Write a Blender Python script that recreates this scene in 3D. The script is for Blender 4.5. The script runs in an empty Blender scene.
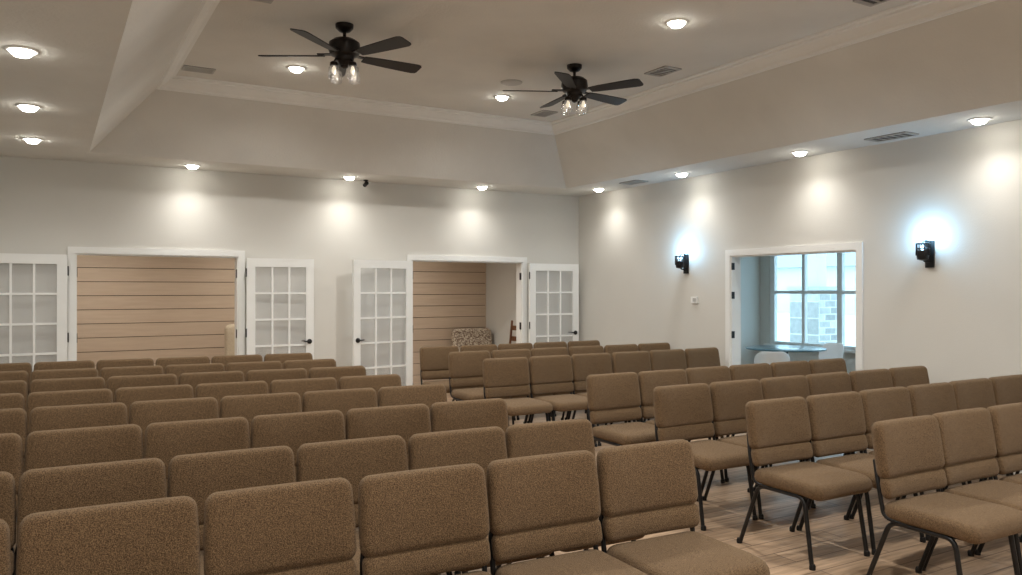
import bpy, bmesh, math, random
from mathutils import Matrix, Vector
random.seed(4)
S = bpy.context.scene
COL = S.collection

# ------------------------------------------------------------ helpers
def lin(c):
    o = []
    for v in c:
        v = v/255.0
        o.append(v/12.92 if v <= 0.04045 else ((v+0.055)/1.055)**2.4)
    return (o[0], o[1], o[2], 1.0)

def mat(name, rgb, rough=0.6, metal=0.0, rgb2=None, nscale=20, bump=0.0, bscale=60, stretch=(1,1,1), spec=0.5, detail=4, sheen=0):
    m = bpy.data.materials.new(name); m.use_nodes = True
    nt = m.node_tree; b = nt.nodes['Principled BSDF']
    b.inputs['Roughness'].default_value = rough
    b.inputs['Metallic'].default_value = metal
    b.inputs['Specular IOR Level'].default_value = spec
    b.inputs['Base Color'].default_value = lin(rgb)
    if sheen:
        b.inputs['Sheen Weight'].default_value = sheen
        b.inputs['Sheen Roughness'].default_value = 0.5
        b.inputs['Sheen Tint'].default_value = (1,.88,.72,1)
    tc = nt.nodes.new('ShaderNodeTexCoord')
    mp = nt.nodes.new('ShaderNodeMapping'); mp.inputs['Scale'].default_value = stretch
    nt.links.new(tc.outputs['Object'], mp.inputs['Vector'])
    if rgb2:
        n = nt.nodes.new('ShaderNodeTexNoise'); n.inputs['Scale'].default_value = nscale
        n.inputs['Detail'].default_value = detail
        nt.links.new(mp.outputs[0], n.inputs['Vector'])
        r = nt.nodes.new('ShaderNodeValToRGB')
        r.color_ramp.elements[0].position = 0.35; r.color_ramp.elements[1].position = 0.65
        r.color_ramp.elements[0].color = lin(rgb); r.color_ramp.elements[1].color = lin(rgb2)
        nt.links.new(n.outputs['Fac'], r.inputs['Fac'])
        nt.links.new(r.outputs['Color'], b.inputs['Base Color'])
    if bump > 0:
        n2 = nt.nodes.new('ShaderNodeTexNoise'); n2.inputs['Scale'].default_value = bscale
        n2.inputs['Detail'].default_value = 3
        nt.links.new(mp.outputs[0], n2.inputs['Vector'])
        bp = nt.nodes.new('ShaderNodeBump'); bp.inputs['Strength'].default_value = bump
        bp.inputs['Distance'].default_value = 0.01
        nt.links.new(n2.outputs['Fac'], bp.inputs['Height'])
        nt.links.new(bp.outputs['Normal'], b.inputs['Normal'])
    return m

def emat(name, rgb, strength):
    m = bpy.data.materials.new(name); m.use_nodes = True
    nt = m.node_tree; b = nt.nodes['Principled BSDF']
    b.inputs['Base Color'].default_value = lin(rgb)
    b.inputs['Emission Color'].default_value = lin(rgb)
    b.inputs['Emission Strength'].default_value = strength
    return m

def glassmat(name, haze=0.1, tint=(255,255,255), gloss=0.08):
    m = bpy.data.materials.new(name); m.use_nodes = True
    nt = m.node_tree; nt.nodes.clear()
    out = nt.nodes.new('ShaderNodeOutputMaterial')
    tr = nt.nodes.new('ShaderNodeBsdfTransparent'); tr.inputs[0].default_value = lin(tint)
    gl = nt.nodes.new('ShaderNodeBsdfGlossy'); gl.inputs['Roughness'].default_value = 0.08
    df = nt.nodes.new('ShaderNodeBsdfDiffuse'); df.inputs[0].default_value = lin((235,238,240))
    m1 = nt.nodes.new('ShaderNodeMixShader'); m1.inputs[0].default_value = haze
    m2 = nt.nodes.new('ShaderNodeMixShader'); m2.inputs[0].default_value = gloss
    nt.links.new(tr.outputs[0], m1.inputs[1]); nt.links.new(df.outputs[0], m1.inputs[2])
    nt.links.new(m1.outputs[0], m2.inputs[1]); nt.links.new(gl.outputs[0], m2.inputs[2])
    nt.links.new(m2.outputs[0], out.inputs[0])
    return m

def brickmat(name, c1, c2, mortar, bw, bh, msize, rot=None, rough=0.5, grain=True, bump=0.2, offset=0.5):
    m = bpy.data.materials.new(name); m.use_nodes = True
    nt = m.node_tree; b = nt.nodes['Principled BSDF']
    tc = nt.nodes.new('ShaderNodeTexCoord')
    mp = nt.nodes.new('ShaderNodeMapping')
    if rot: mp.inputs['Rotation'].default_value = rot
    nt.links.new(tc.outputs['Object'], mp.inputs[0])
    br = nt.nodes.new('ShaderNodeTexBrick')
    br.inputs['Scale'].default_value = 1.0
    br.inputs['Color1'].default_value = lin(c1); br.inputs['Color2'].default_value = lin(c2)
    br.inputs['Mortar'].default_value = lin(mortar)
    br.inputs['Mortar Size'].default_value = msize
    br.inputs['Brick Width'].default_value = bw; br.inputs['Row Height'].default_value = bh
    br.offset = offset
    nt.links.new(mp.outputs[0], br.inputs['Vector'])
    n = nt.nodes.new('ShaderNodeTexNoise'); n.inputs['Scale'].default_value = 3.0; n.inputs['Detail'].default_value = 8
    mp2 = nt.nodes.new('ShaderNodeMapping'); mp2.inputs['Scale'].default_value = (1.2, 14, 1.2) if grain else (3,3,3)
    nt.links.new(mp.outputs[0], mp2.inputs[0]); nt.links.new(mp2.outputs[0], n.inputs['Vector'])
    rp = nt.nodes.new('ShaderNodeValToRGB')
    rp.color_ramp.elements[0].position = 0.3; rp.color_ramp.elements[1].position = 0.7
    rp.color_ramp.elements[0].color = (0.42,0.39,0.37,1); rp.color_ramp.elements[1].color = (1.1,1.08,1.06,1)
    nt.links.new(n.outputs['Fac'], rp.inputs[0])
    mx = nt.nodes.new('ShaderNodeMix'); mx.data_type = 'RGBA'; mx.blend_type = 'MULTIPLY'
    mx.inputs[0].default_value = 0.8 if grain else 0.35
    nt.links.new(br.outputs['Color'], mx.inputs[6]); nt.links.new(rp.outputs[0], mx.inputs[7])
    nt.links.new(mx.outputs[2], b.inputs['Base Color'])
    b.inputs['Roughness'].default_value = rough
    bp = nt.nodes.new('ShaderNodeBump'); bp.inputs['Strength'].default_value = bump; bp.inputs['Distance'].default_value = 0.004
    bp.invert = True
    nt.links.new(br.outputs['Fac'], bp.inputs['Height']); nt.links.new(bp.outputs[0], b.inputs['Normal'])
    return m

def mesh_obj(name, bm, mats, smooth=False, parent=None, loc=None, rotz=0, recalc=True):
    if recalc: bmesh.ops.recalc_face_normals(bm, faces=bm.faces)
    me = bpy.data.meshes.new(name); bm.to_mesh(me); bm.free()
    for m in mats: me.materials.append(m)
    if smooth:
        for p in me.polygons: p.use_smooth = True
        try: me.set_sharp_from_angle(angle=math.radians(38))
        except Exception: pass
    o = bpy.data.objects.new(name, me); COL.objects.link(o)
    if loc: o.location = loc
    o.rotation_euler = (0,0,rotz)
    if parent: o.parent = parent
    return o

def inst(name, data, loc, rotz=0, parent=None):
    o = bpy.data.objects.new(name, data); COL.objects.link(o)
    o.location = loc; o.rotation_euler = (0,0,rotz)
    if parent: o.parent = parent
    return o

def box(bm, x0,x1,y0,y1,z0,z1, mi=0, M=None):
    P = [(x0,y0,z0),(x1,y0,z0),(x1,y1,z0),(x0,y1,z0),(x0,y0,z1),(x1,y0,z1),(x1,y1,z1),(x0,y1,z1)]
    vs = [bm.verts.new(M @ Vector(p) if M else p) for p in P]
    for f in [(0,3,2,1),(4,5,6,7),(0,1,5,4),(1,2,6,5),(2,3,7,6),(3,0,4,7)]:
        bm.faces.new([vs[i] for i in f]).material_index = mi

def tube(bm, pts, r, segs=8, mi=0, cap=True):
    pts = [Vector(p) for p in pts]; rings = []
    prevn = None
    for i,p in enumerate(pts):
        if i == 0: t = pts[1]-p
        elif i == len(pts)-1: t = p-pts[i-1]
        else: t = (pts[i+1]-p).normalized() + (p-pts[i-1]).normalized()
        t.normalize()
        if prevn is None:
            a = Vector((1,0,0)) if abs(t.x) < 0.9 else Vector((0,1,0))
            n = t.cross(a).normalized()
        else:
            n = (prevn - t*prevn.dot(t)).normalized()
        prevn = n; b = t.cross(n)
        rr = r[i] if isinstance(r,(list,tuple)) else r
        rings.append([bm.verts.new(p + n*math.cos(2*math.pi*k/segs)*rr + b*math.sin(2*math.pi*k/segs)*rr) for k in range(segs)])
    for a,b2 in zip(rings[:-1], rings[1:]):
        for k in range(segs):
            bm.faces.new((a[k],a[(k+1)%segs],b2[(k+1)%segs],b2[k])).material_index = mi
    if cap:
        bm.faces.new(rings[0][::-1]).material_index = mi
        bm.faces.new(rings[-1]).material_index = mi

def smoothpath(pts, n=4, rad=0.04):
    out = [Vector(pts[0])]
    for i in range(1,len(pts)-1):
        p0,p1,p2 = Vector(pts[i-1]),Vector(pts[i]),Vector(pts[i+1])
        a = p1+(p0-p1).normalized()*min(rad,(p0-p1).length*.45)
        b = p1+(p2-p1).normalized()*min(rad,(p2-p1).length*.45)
        for k in range(n+1):
            t = k/n
            out.append(a*(1-t)**2 + p1*2*t*(1-t) + b*t*t)
    out.append(Vector(pts[-1])); return out

def lathe(bm, prof, segs=24, M=None, mi=0, capends=True):
    rings = []
    for (r,z) in prof:
        ring = []
        for k in range(segs):
            a = 2*math.pi*k/segs
            v = Vector((r*math.cos(a), r*math.sin(a), z))
            ring.append(bm.verts.new(M @ v if M else v))
        rings.append(ring)
    for a,b in zip(rings[:-1], rings[1:]):
        for k in range(segs):
            bm.faces.new((a[k],a[(k+1)%segs],b[(k+1)%segs],b[k])).material_index = mi
    if capends:
        bm.faces.new(rings[0][::-1]).material_index = mi
        bm.faces.new(rings[-1]).material_index = mi

def rrect(hx, hz, R, nc=5, ns=6):
    R = max(min(R,hx*.98,hz*.98),0.0005); pts = []
    C = [(hx-R,hz-R,0),(-(hx-R),hz-R,90),(-(hx-R),-(hz-R),180),(hx-R,-(hz-R),270)]
    for i,(cx,cz,a0) in enumerate(C):
        for k in range(nc+1):
            a = math.radians(a0+90*k/nc); pts.append((cx+R*math.cos(a), cz+R*math.sin(a)))
        nx,nz,na = C[(i+1)%4]; a = math.radians(na)
        q = (nx+R*math.cos(a), nz+R*math.sin(a)); p = pts[-1]
        for k in range(1,ns):
            t = k/ns; pts.append((p[0]*(1-t)+q[0]*t, p[1]*(1-t)+q[1]*t))
    return pts

def pillow(bm, hx, hz, T, R, e, M, mi=0, bend=None, puff=0.15):
    mn = min(hx,hz)
    ins = [0, .12*e, .35*e, .65*e, e]
    rest = [e+(mn-e)*f for f in (.2,.4,.6,.8)]
    def yy(s):
        if s < e: return T*math.sqrt(max(0,1-(1-s/e)**2))
        return T*(1+puff*(1-(1-(s-e)/(mn-e))**2))
    seq = [(s,-yy(s)) for s in (ins[1:]+rest)][::-1] + [(0,0)] + [(s,yy(s)) for s in (ins[1:]+rest)]
    rings = []
    for s,y in seq:
        ring = []
        for (x,z) in rrect(max(hx-s,.002), max(hz-s,.002), R-s*.6):
            v = Vector((x,y,z))
            if bend: v = bend(v)
            ring.append(bm.verts.new(M @ v))
        rings.append(ring)
    n = len(rings[0])
    for a,b in zip(rings[:-1], rings[1:]):
        for k in range(n):
            bm.faces.new((a[k],a[(k+1)%n],b[(k+1)%n],b[k])).material_index = mi
    for rg in (rings[0],rings[-1]):
        for i in range(16):
            bm.faces.new((rg[i],rg[i+1],rg[37-i],rg[38-i])).material_index = mi
        bm.faces.new([rg[i] for i in range(16,23)]).material_index = mi
        bm.faces.new([rg[i] for i in range(38,44)]+[rg[0]]).material_index = mi

T_ = Matrix.Translation
def R_(a,ax): return Matrix.Rotation(math.radians(a),4,ax)

# ------------------------------------------------------------ materials
m_wall = mat('wall_paint', (211,209,203), 0.6, rgb2=(215,213,207), nscale=1.2, bump=0.12, bscale=90)
m_ceil = mat('ceiling_paint', (222,221,216), 0.85, rgb2=(216,215,210), nscale=2, bump=0.3, bscale=45)
m_white = mat('white_trim_paint', (238,239,237), 0.4, rgb2=(234,235,233), nscale=3)
m_floor = brickmat('vinyl_plank_floor', (196,168,140), (172,146,120), (115,94,76), 1.2, 0.16, 0.004, rough=0.34)
m_fab = mat('brown_woven_fabric', (76,58,41), 0.95, rgb2=(130,106,79), nscale=300, bump=0.6, bscale=340, spec=0.15, detail=1, sheen=.15)
m_black = mat('black_metal', (22,21,22), 0.4, metal=0.3, rgb2=(28,27,28), nscale=30)
m_board = mat('tan_wood_board', (206,186,164), 0.6, rgb2=(200,179,157), nscale=3, stretch=(1,1,12))
m_dark = mat('dark_gap', (70,54,44), 0.9)
m_bronze = mat('dark_bronze', (20,15,14), 0.35, metal=0.4, rgb2=(28,21,19), nscale=10)
m_blade = mat('dark_walnut_blade', (30,22,21), 0.5, rgb2=(20,15,15), nscale=8, stretch=(1,10,1))
m_glass = glassmat('door_glass', 0.16, gloss=0.06)
m_win = glassmat('window_glass', 0.0, gloss=0.04)
m_jar = glassmat('jar_glass', 0.22, gloss=0.2)
m_bulb = emat('warm_bulb', (255,240,215), 1.0)
m_led = emat('downlight_lens', (255,250,238), 40)
m_sled = emat('cool_led_bulb', (190,225,255), 6)
m_vent = mat('vent_metal', (180,179,176), 0.5)
m_ventd = mat('vent_shadow', (80,79,77), 0.8)
m_plastic = mat('white_plastic', (235,236,236), 0.35)
m_table = mat('table_laminate', (90,118,128), 0.2)
m_stone = brickmat('stone_block', (228,225,220), (170,168,165), (236,234,230), 0.32, 0.13, 0.012, rot=(math.radians(90),0,0), rough=0.9, grain=False)
m_stone2 = brickmat('stone_block_side', (228,225,220), (170,168,165), (236,234,230), 0.32, 0.13, 0.012, rot=(math.radians(90),0,math.radians(90)), rough=0.9, grain=False)
m_conc = mat('concrete_outside', (212,214,214), 0.9, rgb2=(200,202,202), nscale=1)
m_bld = mat('distant_building', (210,208,204), 0.9)
m_roof = mat('distant_roof', (165,170,176), 0.9)
m_pattern = mat('patterned_upholstery', (205,192,172), 0.9, rgb2=(110,86,70), nscale=45, detail=1)
m_beige = mat('beige_upholstery', (205,190,166), 0.9, rgb2=(194,178,154), nscale=60)
m_wood = mat('oak_wood', (122,78,48), 0.45, rgb2=(96,60,38), nscale=5, stretch=(8,8,1))

# ------------------------------------------------------------ dimensions
XR, YB, H = 6.73, 9.62, 2.88
XL, YF = -1.05, -3.0
TX0,TX1,TY0,TY1 = 0.335, 6.04, -2.3, 8.93
INS, TH = 0.665, 0.70
WT = 0.14
ZT = H+TH
OPH = 1.90
OP1 = (0.23, 1.90); OP2 = (4.08, 5.76)
OP3 = (4.96, 6.60)

bm = bmesh.new(); box(bm, XL-.3, 10.6, YF-.2, 11.8, -0.12, 0)
mesh_obj('floor', bm, [m_floor])

bm = bmesh.new()
for a,b in ((XL-WT,OP1[0]),(OP1[1],OP2[0]),(OP2[1],XR+WT)): box(bm,a,b,YB,YB+WT,0,H)
for a,b in (OP1,OP2): box(bm,a,b,YB,YB+WT,OPH,H)
mesh_obj('wall_back', bm, [m_wall])
bm = bmesh.new()
for a,b in ((YF,OP3[0]),(OP3[1],YB)): box(bm,XR,XR+WT,a,b,0,H)
box(bm,XR,XR+WT,OP3[0],OP3[1],OPH,H)
mesh_obj('wall_right', bm, [m_wall])
bm = bmesh.new(); box(bm,XL-WT,XL,YF,YB,0,H); mesh_obj('wall_left', bm, [m_wall])
bm = bmesh.new(); box(bm,XL-WT,XR+WT,YF-WT,YF,0,H); mesh_obj('wall_front', bm, [m_wall])

bm = bmesh.new()
def rect(bm,x0,x1,y0,y1,z): return [bm.verts.new(p) for p in ((x0,y0,z),(x1,y0,z),(x1,y1,z),(x0,y1,z))]
def bridge(bm,a,b,mi=0):
    for k in range(4): bm.faces.new((a[k],a[(k+1)%4],b[(k+1)%4],b[k])).material_index=mi
o = rect(bm,XL-WT,XR+WT,YF-WT,YB+WT,H); i_ = rect(bm,TX0,TX1,TY0,TY1,H)
t = rect(bm,TX0+INS,TX1-INS,TY0+INS,TY1-INS,ZT)
bridge(bm,o,i_); bridge(bm,i_,t); bm.faces.new(t)
o2 = rect(bm,XL-WT,XR+WT,YF-WT,YB+WT,ZT+.1); bridge(bm,o,o2); bm.faces.new(o2)
mesh_obj('ceiling', bm, [m_ceil])

prof = [(0.150,-0.158),(0.120,-0.160),(0.105,-0.150),(0.100,-0.128),(0.085,-0.120),(0.060,-0.105),(0.035,-0.080),(0.015,-0.055),
        (0.0,-0.048),(-0.012,-0.048),(-0.016,-0.030),(-0.050,-0.022),(-0.055,-0.001)]
bm = bmesh.new(); prev=None
for e,z in prof:
    e*=.78; z*=.78
    q = rect(bm,TX0+INS-e,TX1-INS+e,TY0+INS-e,TY1-INS+e,ZT+z)
    if prev: bridge(bm,prev,q)
    prev=q
mesh_obj('trim_crown', bm, [m_white])

bm = bmesh.new()
for a,b in ((XL,OP1[0]-.08),(OP1[1]+.08,OP2[0]-.08),(OP2[1]+.08,XR)): box(bm,a,b,YB-.015,YB,0,.11)
mesh_obj('baseboard_back', bm, [m_white])
bm = bmesh.new()
for a,b in ((YF,OP3[0]-.08),(OP3[1]+.08,YB-.015)): box(bm,XR-.015,XR,a,b,0,.11)
mesh_obj('baseboard_right', bm, [m_white])
bm = bmesh.new(); box(bm,XL,XL+.015,YF,YB-.015,0,.11); mesh_obj('baseboard_left', bm, [m_white])

def casing_back(name,a,b):
    bm = bmesh.new(); w=.07; f=.018
    for yy0,yy1 in ((YB-f,YB),(YB+WT,YB+WT+f)):
        box(bm,a-w,a,yy0,yy1,0,OPH+w); box(bm,b,b+w,yy0,yy1,0,OPH+w); box(bm,a,b,yy0,yy1,OPH,OPH+w)
    box(bm,a,a+.015,YB,YB+WT,0,OPH); box(bm,b-.015,b,YB,YB+WT,0,OPH); box(bm,a+.015,b-.015,YB,YB+WT,OPH-.015,OPH)
    for x in (a+.015,b-.02):
        for z in (.25,1.0,1.7): box(bm,x,x+.005,YB+.0,YB+.045,z-.05,z+.05,1)
    mesh_obj(name,bm,[m_white,m_black])
casing_back('trim_1',*OP1); casing_back('trim_2',*OP2)
bm = bmesh.new(); a,b=OP3; w=.07; f=.018
for x0,x1 in ((XR-f,XR),(XR+WT,XR+WT+f)):
    box(bm,x0,x1,a-w,a,0,OPH+w); box(bm,x0,x1,b,b+w,0,OPH+w); box(bm,x0,x1,a,b,OPH,OPH+w)
box(bm,XR,XR+WT,a,a+.015,0,OPH); box(bm,XR,XR+WT,b-.015,b,0,OPH); box(bm,XR,XR+WT,a+.015,b-.015,OPH-.015,OPH)
for z in (.25,1.0,1.45,1.78):
    box(bm,XR-.005,XR+.04,b-.020,b-.015,z-.04,z+.04,1)
mesh_obj('trim_3',bm,[m_white,m_black])

def french_door(name, hinge, ang, w=.80, h=1.87):
    bm = bmesh.new(); st=.095; th=.02; zb=.22; zt=h-.10
    box(bm,0,st,-th,th,0,h); box(bm,w-st,w,-th,th,0,h)
    box(bm,st,w-st,-th,th,0,zb); box(bm,st,w-st,-th,th,zt,h)
    pw=(w-2*st)/3; ph=(zt-zb)/5
    for k in (1,2): box(bm,st+pw*k-.011,st+pw*k+.011,-.014,.014,zb,zt)
    for k in range(1,5): box(bm,st,w-st,-.0139,.0139,zb+ph*k-.011,zb+ph*k+.011)
    box(bm,st,w-st,-.003,.003,zb,zt,1)
    for z in (.25,1.0,1.7):
        tube(bm,[(-.008,-th-.004,z-.05),(-.008,-th-.004,z+.05)],.008,8,2)
    for s in (-1,1):
        M = T_(Vector((w-.055,s*th,.88))) @ R_(-90*s,'X')
        lathe(bm,[(.03,0),(.03,.008),(.012,.012),(.012,.026)],16,M,2)
        tube(bm,[(w-.055,s*(th+.026),.88),(w-.055,s*(th+.028),.88),(w-.13,s*(th+.026),.885)],.009,8,2)
    return mesh_obj(name,bm,[m_white,m_glass,m_black],loc=hinge,rotz=math.radians(ang))
french_door('door_1',(OP1[0]-.075,YB-.085,.012),182)
french_door('door_2',(OP1[1]+.075,YB-.085,.012),-2,.78)
french_door('door_3',(OP2[0]-.035,YB-.085,.012),191,.86)
french_door('door_4',(OP2[1]+.065,YB-.085,.012),-3)

# ------------------------------------------------------------ church chairs
def chair_mesh():
    bm = bmesh.new()
    lean = 9
    def bend(v): return Vector((v.x*(1-.03*max(0,v.z)/.14), v.y - .024*(v.x/.25)**2, v.z))
    def bend2(v): return Vector((v.x, v.y - .024*(v.x/.25)**2, v.z))
    M = T_(Vector((0,-.028,.712))) @ R_(-lean,'X')
    pillow(bm,.251,.143,.036,.040,.030,M,0,bend,.22)
    M = T_(Vector((0,-.060,.530))) @ R_(-lean-4,'X')
    pillow(bm,.246,.054,.027,.030,.020,M,0,bend2,.2)
    M = T_(Vector((0,-.295,.425))) @ R_(90,'X')
    def sb2(v):
        f = max(0, v.z-.10)/.14
        return Vector((v.x, v.y-.018*f*f, v.z))
    pillow(bm,.248,.240,.042,.055,.034,M,0,sb2,.12)
    r=.0125
    for s in (-1,1):
        x=s*.222
        tube(bm, smoothpath([(x+s*.008,-.485,.0),(x,-.425,.375),(x,-.10,.375),(x+s*.004,.045,.0)],5,.05), r, 8, 1)
        tube(bm, smoothpath([(x,-.20,.378),(x+s*.014,-.075,.392),(x+s*.014,-.043,.56),(x*.93,-.005,.66)],5,.04), .011, 8, 1)
        for yy in (-.485,.045):
            lathe(bm,[(.017,0),(.018,.02),(.013,.03)],10,T_(Vector((x+s*.006,yy,0))),1)
    tube(bm,[(-.222,-.40,.372),(.222,-.40,.372)],.010,8,1)
    tube(bm,[(-.222,-.12,.372),(.222,-.12,.372)],.010,8,1)
    box(bm,-.215,.215,-.50,-.08,.376,.388,1)
    bmesh.ops.recalc_face_normals(bm, faces=bm.faces)
    me = bpy.data.meshes.new('church_chair'); bm.to_mesh(me); bm.free()
    me.materials.append(m_fab); me.materials.append(m_black)
    for p in me.polygons: p.use_smooth = True
    try: me.set_sharp_from_angle(angle=math.radians(60))
    except Exception: pass
    return me
CH = chair_mesh()
def place_chair(xc,y,rz=0):
    inst('church_chair',CH,(xc,y+random.uniform(-.008,.008),0),math.radians(rz+random.uniform(-.5,.5)))
rowsL = [(2.47,2.70,2.77,.512),(2.42,3.38,3.45,.504),(2.42,4.25,4.35,.504),(2.42,5.10,5.24,.504),(2.39,5.87,6.0,.504),(2.39,6.66,6.83,.504),(2.38,7.46,7.62,.504),(2.39,8.28,8.45,.504)]
for xr,yr,yl,P in rowsL:
    for k in range(6):
        xc = xr-.255-P*k
        y = yr+(yl-yr)*(2.4-xc)/2.4
        place_chair(xc,y,-math.degrees(math.atan((yl-yr)/2.4)))
rowsR = [(3.55,2.56),(3.55,3.39),(3.54,4.22),(3.58,5.06),(3.56,6.72),(3.63,7.62),(3.66,8.44)]
for xl,y in rowsR:
    for k in range(6):
        xc = xl+.255+.510*k
        if xc+.25 > XR-.02: continue
        place_chair(xc,y,0)

# ------------------------------------------------------------ ceiling fans
def fan(loc, a0):
    bm = bmesh.new()
    lathe(bm,[(.02,0),(.07,-.001),(.068,-.03),(.045,-.055),(.018,-.065)],24,None,0)
    lathe(bm,[(.013,-.05),(.013,-.14)],12,None,0)
    lathe(bm,[(.03,-.105),(.085,-.12),(.118,-.145),(.125,-.20),(.11,-.24),(.075,-.255),(.070,-.285),(.05,-.30),(.035,-.32)],28,None,0)
    for k in range(5):
        A = R_(a0+72*k,'Z')
        box(bm,.08,.21,-.022,.022,-.238,-.230,0,A)
        Mb = A @ T_(Vector((.16,0,-.245))) @ R_(-13,'X')
        prof=[(0,.042),(.05,.050),(.2,.060),(.36,.068),(.46,.071),(.49,.062),(.50,.045)]
        up=[(x,w) for x,w in prof]; dn=[(x,-w) for x,w in prof][::-1]
        top=[bm.verts.new(Mb @ Vector((x,y,.004))) for x,y in up+dn]
        bot=[bm.verts.new(Mb @ Vector((x,y,-.004))) for x,y in up+dn]
        bm.faces.new(top).material_index=1; bm.faces.new(bot[::-1]).material_index=1
        n=len(top)
        for j in range(n): bm.faces.new((top[j],bot[j],bot[(j+1)%n],top[(j+1)%n])).material_index=1
    for k in range(4):
        A = R_(20+90*k,'Z')
        p0=A@Vector((.03,0,-.29)); p1=A@Vector((.085,0,-.285)); p2=A@Vector((.10,0,-.315))
        tube(bm,[p0,p1,p2],.008,8,0)
        Mj = T_(A@Vector((.10,0,-.31)))
        lathe(bm,[(.02,0),(.03,-.008),(.033,-.03),(.028,-.034)],16,Mj,0)
        lathe(bm,[(.030,-.03),(.042,-.05),(.044,-.08),(.043,-.125),(.036,-.13)],18,Mj,2,False)
        lathe(bm,[(.008,-.034),(.014,-.05),(.018,-.07),(.014,-.088),(.004,-.094)],14,Mj,3)
    lathe(bm,[(.035,-.31),(.03,-.335),(.008,-.345)],16,None,0)
    return mesh_obj('ceiling_fan',bm,[m_bronze,m_blade,m_jar,m_bulb],True,loc=loc)
fan((1.98,6.0,ZT),-30.1-180); fan((4.17,6.03,ZT),-30.1-176)

# ------------------------------------------------------------ downlights
bm=bmesh.new()
lathe(bm,[(.060,-.001),(.064,-.010),(.085,-.008),(.089,0)],32,None,0,False)
lathe(bm,[(.0605,-.001),(.056,-.020),(.040,-.036),(.005,-.044)],32,None,1)
bmesh.ops.recalc_face_normals(bm, faces=bm.faces)
DL=bpy.data.meshes.new('recessed_downlight'); bm.to_mesh(DL); bm.free()
DL.materials.append(m_white); DL.materials.append(m_led)
for p in DL.polygons: p.use_smooth=True
def downlight(x,y,z,e,size=118,blend=.75):
    o=inst('recessed_downlight',DL,(x,y,z))
    ld=bpy.data.lights.new('downlight_beam','SPOT'); ld.energy=e; ld.color=(1,.965,.905)
    ld.spot_size=math.radians(size); ld.spot_blend=blend; ld.shadow_soft_size=.06
    lo=bpy.data.objects.new('downlight_beam',ld); COL.objects.link(lo); lo.parent=o; lo.location=(0,0,-.055)
E=28
for y in (-1.4,.35,2.1,3.75,5.3,6.9,8.4): downlight(-.14,y,H,44,150,1)
for y in (-1.4,.2,1.9,3.62,5.38,7.08,8.72): downlight(6.43,y,H,E,136,1)
for x in (1.35,3.13,4.95): downlight(x,9.30,H,E,136,1)
for x in (1.98,4.18):
    for y in (-.8,1.9,4.66,7.4): downlight(x,y,ZT,168,165,.8)

# ------------------------------------------------------------ vents
def vent(x,y,z,lx,ly,rot=0):
    bm=bmesh.new(); hx,hy=lx/2,ly/2
    box(bm,-hx,hx,-hy,hy,-.003,0,1)
    for a in (-1,1):
        box(bm,-hx,hx,min(a*hy,a*(hy-.018)),max(a*hy,a*(hy-.018)),-.012,-.003)
        box(bm,min(a*hx,a*(hx-.018)),max(a*hx,a*(hx-.018)),-hy+.018,hy-.018,-.012,-.003)
    n=6
    for k in range(n):
        yy=-hy+.03+(ly-.06)*k/(n-1)
        box(bm,-hx+.018,hx-.018,-.006,.006,-.011,-.003,0,T_(Vector((0,yy,0))))
    mesh_obj('ceiling_vent',bm,[m_vent,m_ventd],loc=(x,y,z),rotz=math.radians(rot))
vent(1.20,7.90,ZT,.28,.16); vent(5.0,5.77,ZT,.20,.30); vent(5.0,7.85,ZT,.20,.28)
vent(1.23,5.72,ZT,.28,.16); vent(5.05,3.5,ZT,.2,.36)
vent(6.47,4.42,H,.20,.40); vent(6.40,7.94,H,.20,.34)
bm=bmesh.new(); lathe(bm,[(.02,-.012),(.09,-.014),(.105,-.010),(.11,0)],28,None,0)
lathe(bm,[(.01,-.017),(.08,-.015),(.081,-.013)],28,None,0)
mesh_obj('ceiling_speaker',bm,[m_vent,m_ventd],True,loc=(3.97,6.84,ZT))

# ------------------------------------------------------------ wall sconces
def sconce(y,z):
    bm=bmesh.new()
    box(bm,-.015,0,-.04,.04,-.12,.12,0)
    tube(bm,smoothpath([(-.01,0,-.06),(-.08,0,-.07),(-.11,0,-.045)],4,.03),.009,8,0)
    M=T_(Vector((-.11,0,0)))
    lathe(bm,[(.012,-.06),(.045,-.05),(.05,-.02),(.05,.030),(.02,.032)],20,M,0)
    lathe(bm,[(.046,.03),(.05,.05),(.05,.085)],20,M,1,False)
    lathe(bm,[(.010,.03),(.016,.045),(.016,.055),(.010,.066),(.003,.072)],16,M,2)
    for k in range(8):
        a=2*math.pi*k/8
        tube(bm,[(-.11+.053*math.cos(a),.053*math.sin(a),-.015),(-.11+.053*math.cos(a),.053*math.sin(a),.09)],.006,6,0)
    for zz in (.045,.09):
        tube(bm,[(-.11+.053*math.cos(2*math.pi*k/20),.053*math.sin(2*math.pi*k/20),zz) for k in range(21)],.006,6,0)
    tube(bm,smoothpath([(-.01,0,.10),(-.06,0,.125),(-.11,0,.10)],4,.03),.006,6,0)
    o=mesh_obj('wall_sconce',bm,[m_black,m_win,m_sled],True,loc=(XR,y,z))
    ld=bpy.data.lights.new('sconce_bulb','POINT'); ld.energy=8; ld.color=(.32,.67,1); ld.shadow_soft_size=.04
    lo=bpy.data.objects.new('sconce_bulb',ld); COL.objects.link(lo); lo.parent=o; lo.location=(-.11,0,.15)
sconce(7.33,1.83); sconce(4.22,1.83)

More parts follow.
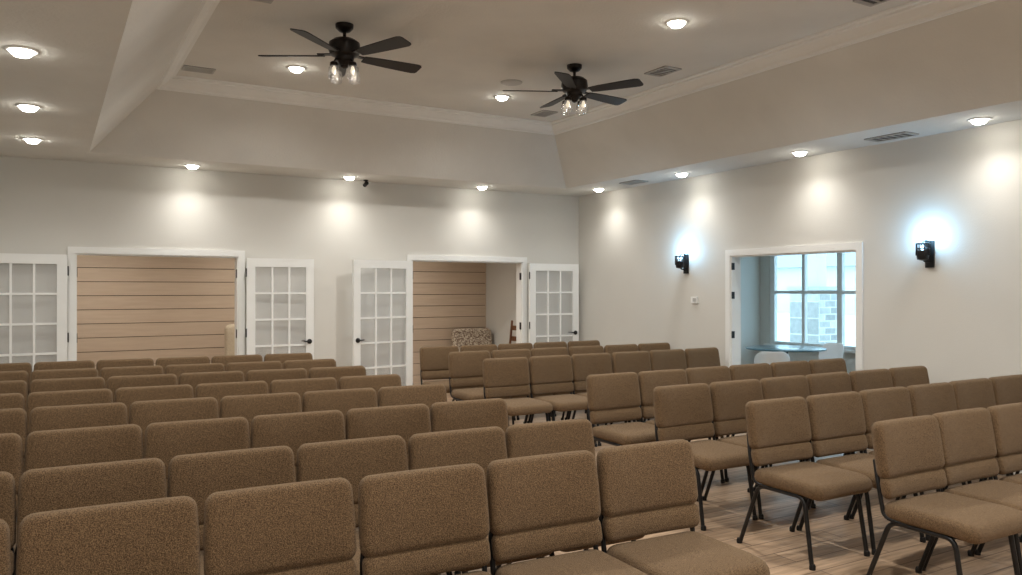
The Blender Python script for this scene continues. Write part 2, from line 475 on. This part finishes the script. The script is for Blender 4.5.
bm=bmesh.new(); box(bm,-.022,0,-.055,.055,-.04,.04,0); box(bm,-.024,-.022,-.035,.02,-.02,.022,1)
mesh_obj('thermostat',bm,[m_white,m_vent],loc=(XR,7.18,1.39))
bm=bmesh.new()
lathe(bm,[(.03,0),(.032,-.01),(.01,-.02),(.01,-.05)],16,None,0)
lathe(bm,[(.005,-.05),(.024,-.045),(.026,.035),(.018,.04)],16,T_(Vector((0,0,-.05)))@R_(75,'X'),0)
mesh_obj('security_camera',bm,[m_black],True,loc=(3.40,9.47,H))

# ------------------------------------------------------------ back room
Y2=11.5; H2=2.5; X2=6.19
bm=bmesh.new(); box(bm,XL-.3,X2+.1,Y2+.02,Y2+.1,0,H2,1)
z=0.0
while z<H2-.02:
    box(bm,XL-.2,X2,Y2-.005,Y2+.02,z,min(z+.172,H2),0); z+=.18
mesh_obj('wall_back_room_boards',bm,[m_board,m_dark])
bm=bmesh.new(); box(bm,X2,X2+.1,YB+WT,Y2+.02,0,H2); mesh_obj('wall_back_room_right',bm,[m_wall])
bm=bmesh.new(); box(bm,XL-.3,XL-.2,YB+WT,Y2+.02,0,H2); mesh_obj('wall_back_room_left',bm,[m_wall])
bm=bmesh.new(); box(bm,XL-.3,X2+.1,YB+WT,Y2+.1,H2,H2+.08); mesh_obj('ceiling_back_room',bm,[m_ceil])
for x in (.4,2.4,4.6):
    o=inst('recessed_downlight',DL,(x,10.5,H2))
    ld=bpy.data.lights.new('room_lamp','SPOT'); ld.energy=58; ld.color=(1,.94,.86); ld.spot_size=math.radians(165); ld.spot_blend=1; ld.shadow_soft_size=.1
    lo=bpy.data.objects.new('room_lamp',ld); COL.objects.link(lo); lo.parent=o; lo.location=(0,0,-.06)

def armchair(loc,rot,m,w=.66,h=.95):
    bm=bmesh.new(); hw=w/2
    pillow(bm,hw-.03,(h-.38)/2,.07,.08,.05,T_(Vector((0,.25,(h+.38)/2)))@R_(-8,'X'),0,None,.2)
    pillow(bm,hw-.08,.27,.07,.06,.05,T_(Vector((0,-.05,.40)))@R_(90,'X'),0,None,.15)
    for s in (-1,1):
        pillow(bm,.30,.17,.045,.07,.04,T_(Vector((s*(hw-.045),-.03,.43)))@R_(90,'Z'),0,None,.1)
        for y in (-.26,.24):
            tube(bm,[(s*(hw-.07),y,0),(s*(hw-.06),y,.28)],[.014,.022],8,1)
    box(bm,-hw+.06,hw-.06,-.28,.25,.25,.33,0)
    mesh_obj('upholstered_armchair',bm,[m,m_wood],True,loc=loc,rotz=math.radians(rot))
armchair((5.78,10.98,0),-4,m_pattern,.74,.90)
armchair((2.24,10.6,0),-10,m_beige,.68,1.06)
bm=bmesh.new()
for s in (-1,1):
    tube(bm,[(s*.19,.20,0),(s*.18,.18,.45),(s*.17,.24,1.05)],[.016,.02,.016],8,0)
    tube(bm,[(s*.19,-.20,0),(s*.18,-.18,.44)],[.014,.02],8,0)
    tube(bm,[(s*.185,-.19,.2),(s*.185,.19,.2)],.01,8,0)
for z in (.62,.78,.94): box(bm,-.17,.17,.20+(z-.6)*.09,.215+(z-.6)*.09,z-.035,z+.035,0)
box(bm,-.21,.21,-.21,.21,.44,.475,0)
mesh_obj('ladder_back_chair',bm,[m_wood],True,loc=(5.80,10.12,0),rotz=math.radians(-80))

# ------------------------------------------------------------ side room
XS=10.5; YS0,YS1=2.6,9.62
bm=bmesh.new(); box(bm,XR+WT,XS+.12,YS1,YS1+.12,0,H); mesh_obj('wall_side_room_back',bm,[m_wall])
bm=bmesh.new(); box(bm,XR+WT,XS+.12,YS0-.12,YS0,0,H); mesh_obj('wall_side_room_front',bm,[m_wall])
W0,W1,WZ0,WZ1=3.3,9.42,.60,2.18
bm=bmesh.new()
box(bm,XS,XS+.12,YS0,W0,0,H); box(bm,XS,XS+.12,W1,YS1,0,H); box(bm,XS,XS+.12,W0,W1,0,WZ0); box(bm,XS,XS+.12,W0,W1,WZ1,H)
mesh_obj('wall_side_room_window',bm,[m_wall])
bm=bmesh.new(); box(bm,XR+WT,XS+.12,YS0-.12,YS1+.12,H,H+.08); mesh_obj('ceiling_side_room',bm,[m_ceil])
bm=bmesh.new(); n=9; dy=(W1-W0)/n
for k in range(n+1):
    w = .045 if k%2 else .028
    yy=min(max(W0+dy*k,W0+w),W1-w); box(bm,XS+.02,XS+.09,yy-w,yy+w,WZ0,WZ1)
for z in (WZ0+.025,WZ1-.025,1.47): box(bm,XS+.025,XS+.085,W0,W1,z-.025,z+.025)
box(bm,XS-.09,XS+.02,W0-.05,W1+.05,WZ0-.04,WZ0,0)
box(bm,XS+.05,XS+.055,W0,W1,WZ0,WZ1,1)
mesh_obj('window_1',bm,[m_white,m_win])
for y in (4.6,7.4):  # unseen fixtures with cool fill spots, added to brighten the side room
    o=inst('recessed_downlight',DL,(8.3,y,H))
    ld=bpy.data.lights.new('side_room_fill','SPOT'); ld.energy=70; ld.color=(.80,.91,1); ld.spot_size=math.radians(165); ld.spot_blend=1; ld.shadow_soft_size=.1
    lo=bpy.data.objects.new('side_room_fill',ld); COL.objects.link(lo); lo.parent=o; lo.location=(0,0,-.06)

bm=bmesh.new()
lathe(bm,[(.50,.715),(.515,.72),(.515,.735),(.50,.74)],40,None,0)
lathe(bm,[(.27,0),(.26,.02),(.05,.04),(.035,.08),(.035,.68),(.12,.714)],24,None,1)
mesh_obj('round_table',bm,[m_table,m_black],True,loc=(8.5,7.35,0))
def shell_chair(loc,rot):
    bm=bmesh.new()
    def b(v): return Vector((v.x, v.y-.10*(v.x/.22)**2, v.z))
    pillow(bm,.21,.17,.010,.13,.010,T_(Vector((0,.17,.60)))@R_(-12,'X'),0,b,.0)
    def c(v): return Vector((v.x, v.y+.05*(v.x/.22)**2, v.z))
    pillow(bm,.21,.20,.010,.12,.010,T_(Vector((0,-.03,.44)))@R_(90,'X'),0,c,.0)
    for s in (-1,1):
        for y in (-.20,.18): tube(bm,[(s*.21,y*1.15,0),(s*.13,y*.6-.02,.44)],.011,8,1)
    mesh_obj('white_shell_chair',bm,[m_plastic,m_wood],True,loc=loc,rotz=math.radians(rot))
shell_chair((7.66,6.85,0),140); shell_chair((9.32,7.35,0),-95)

# ------------------------------------------------------------ outside
bm=bmesh.new(); box(bm,XS+.13,60,-20,60,-.2,-.08); mesh_obj('ground_outside',bm,[m_conc])
bm=bmesh.new()
box(bm,-.34,.34,-.34,.34,-.08,1.5,0); box(bm,-.38,.38,-.38,.38,1.5,1.57,1); box(bm,-.14,.14,-.14,.14,1.57,3.0,2)
bm.faces.ensure_lookup_table()
for f in bm.faces:
    f.normal_update()
    if f.material_index==0 and abs(f.normal.x)>.5: f.material_index=3
mesh_obj('stone_porch_column',bm,[m_stone,m_conc,m_white,m_stone2],loc=(13.0,10.5,0))
bm=bmesh.new(); box(bm,XS+.13,14,2,14,3.0,3.2); mesh_obj('porch_roof',bm,[m_white])
bm=bmesh.new()
box(bm,44,52,30,54,-.08,3.0,0)
v=[bm.verts.new(p) for p in ((43.5,29.5,3),(52.5,29.5,3),(52.5,54.5,3),(43.5,54.5,3),(48,33,5),(48,51,5))]
for f in ((0,1,4),(1,2,5,4),(2,3,5),(3,0,4,5),(3,2,1,0)): bm.faces.new([v[i] for i in f]).material_index=1
mesh_obj('distant_building',bm,[m_bld,m_roof])

w=bpy.data.worlds.new('world'); S.world=w; w.use_nodes=True
bg=w.node_tree.nodes['Background']; bg.inputs[0].default_value=(.48,.79,1.0,1); bg.inputs[1].default_value=4.4

cd=bpy.data.cameras.new('camera'); cam=bpy.data.objects.new('camera',cd); COL.objects.link(cam)
cd.sensor_width=36; cd.lens=36*795/1022; cd.clip_start=.05
cam.location=(0,0,1.52); cam.rotation_euler=(math.radians(90.12),0,math.radians(-30.1))
S.camera=cam
S.view_settings.view_transform='Standard'
S.view_settings.look='None'
S.view_settings.exposure=0
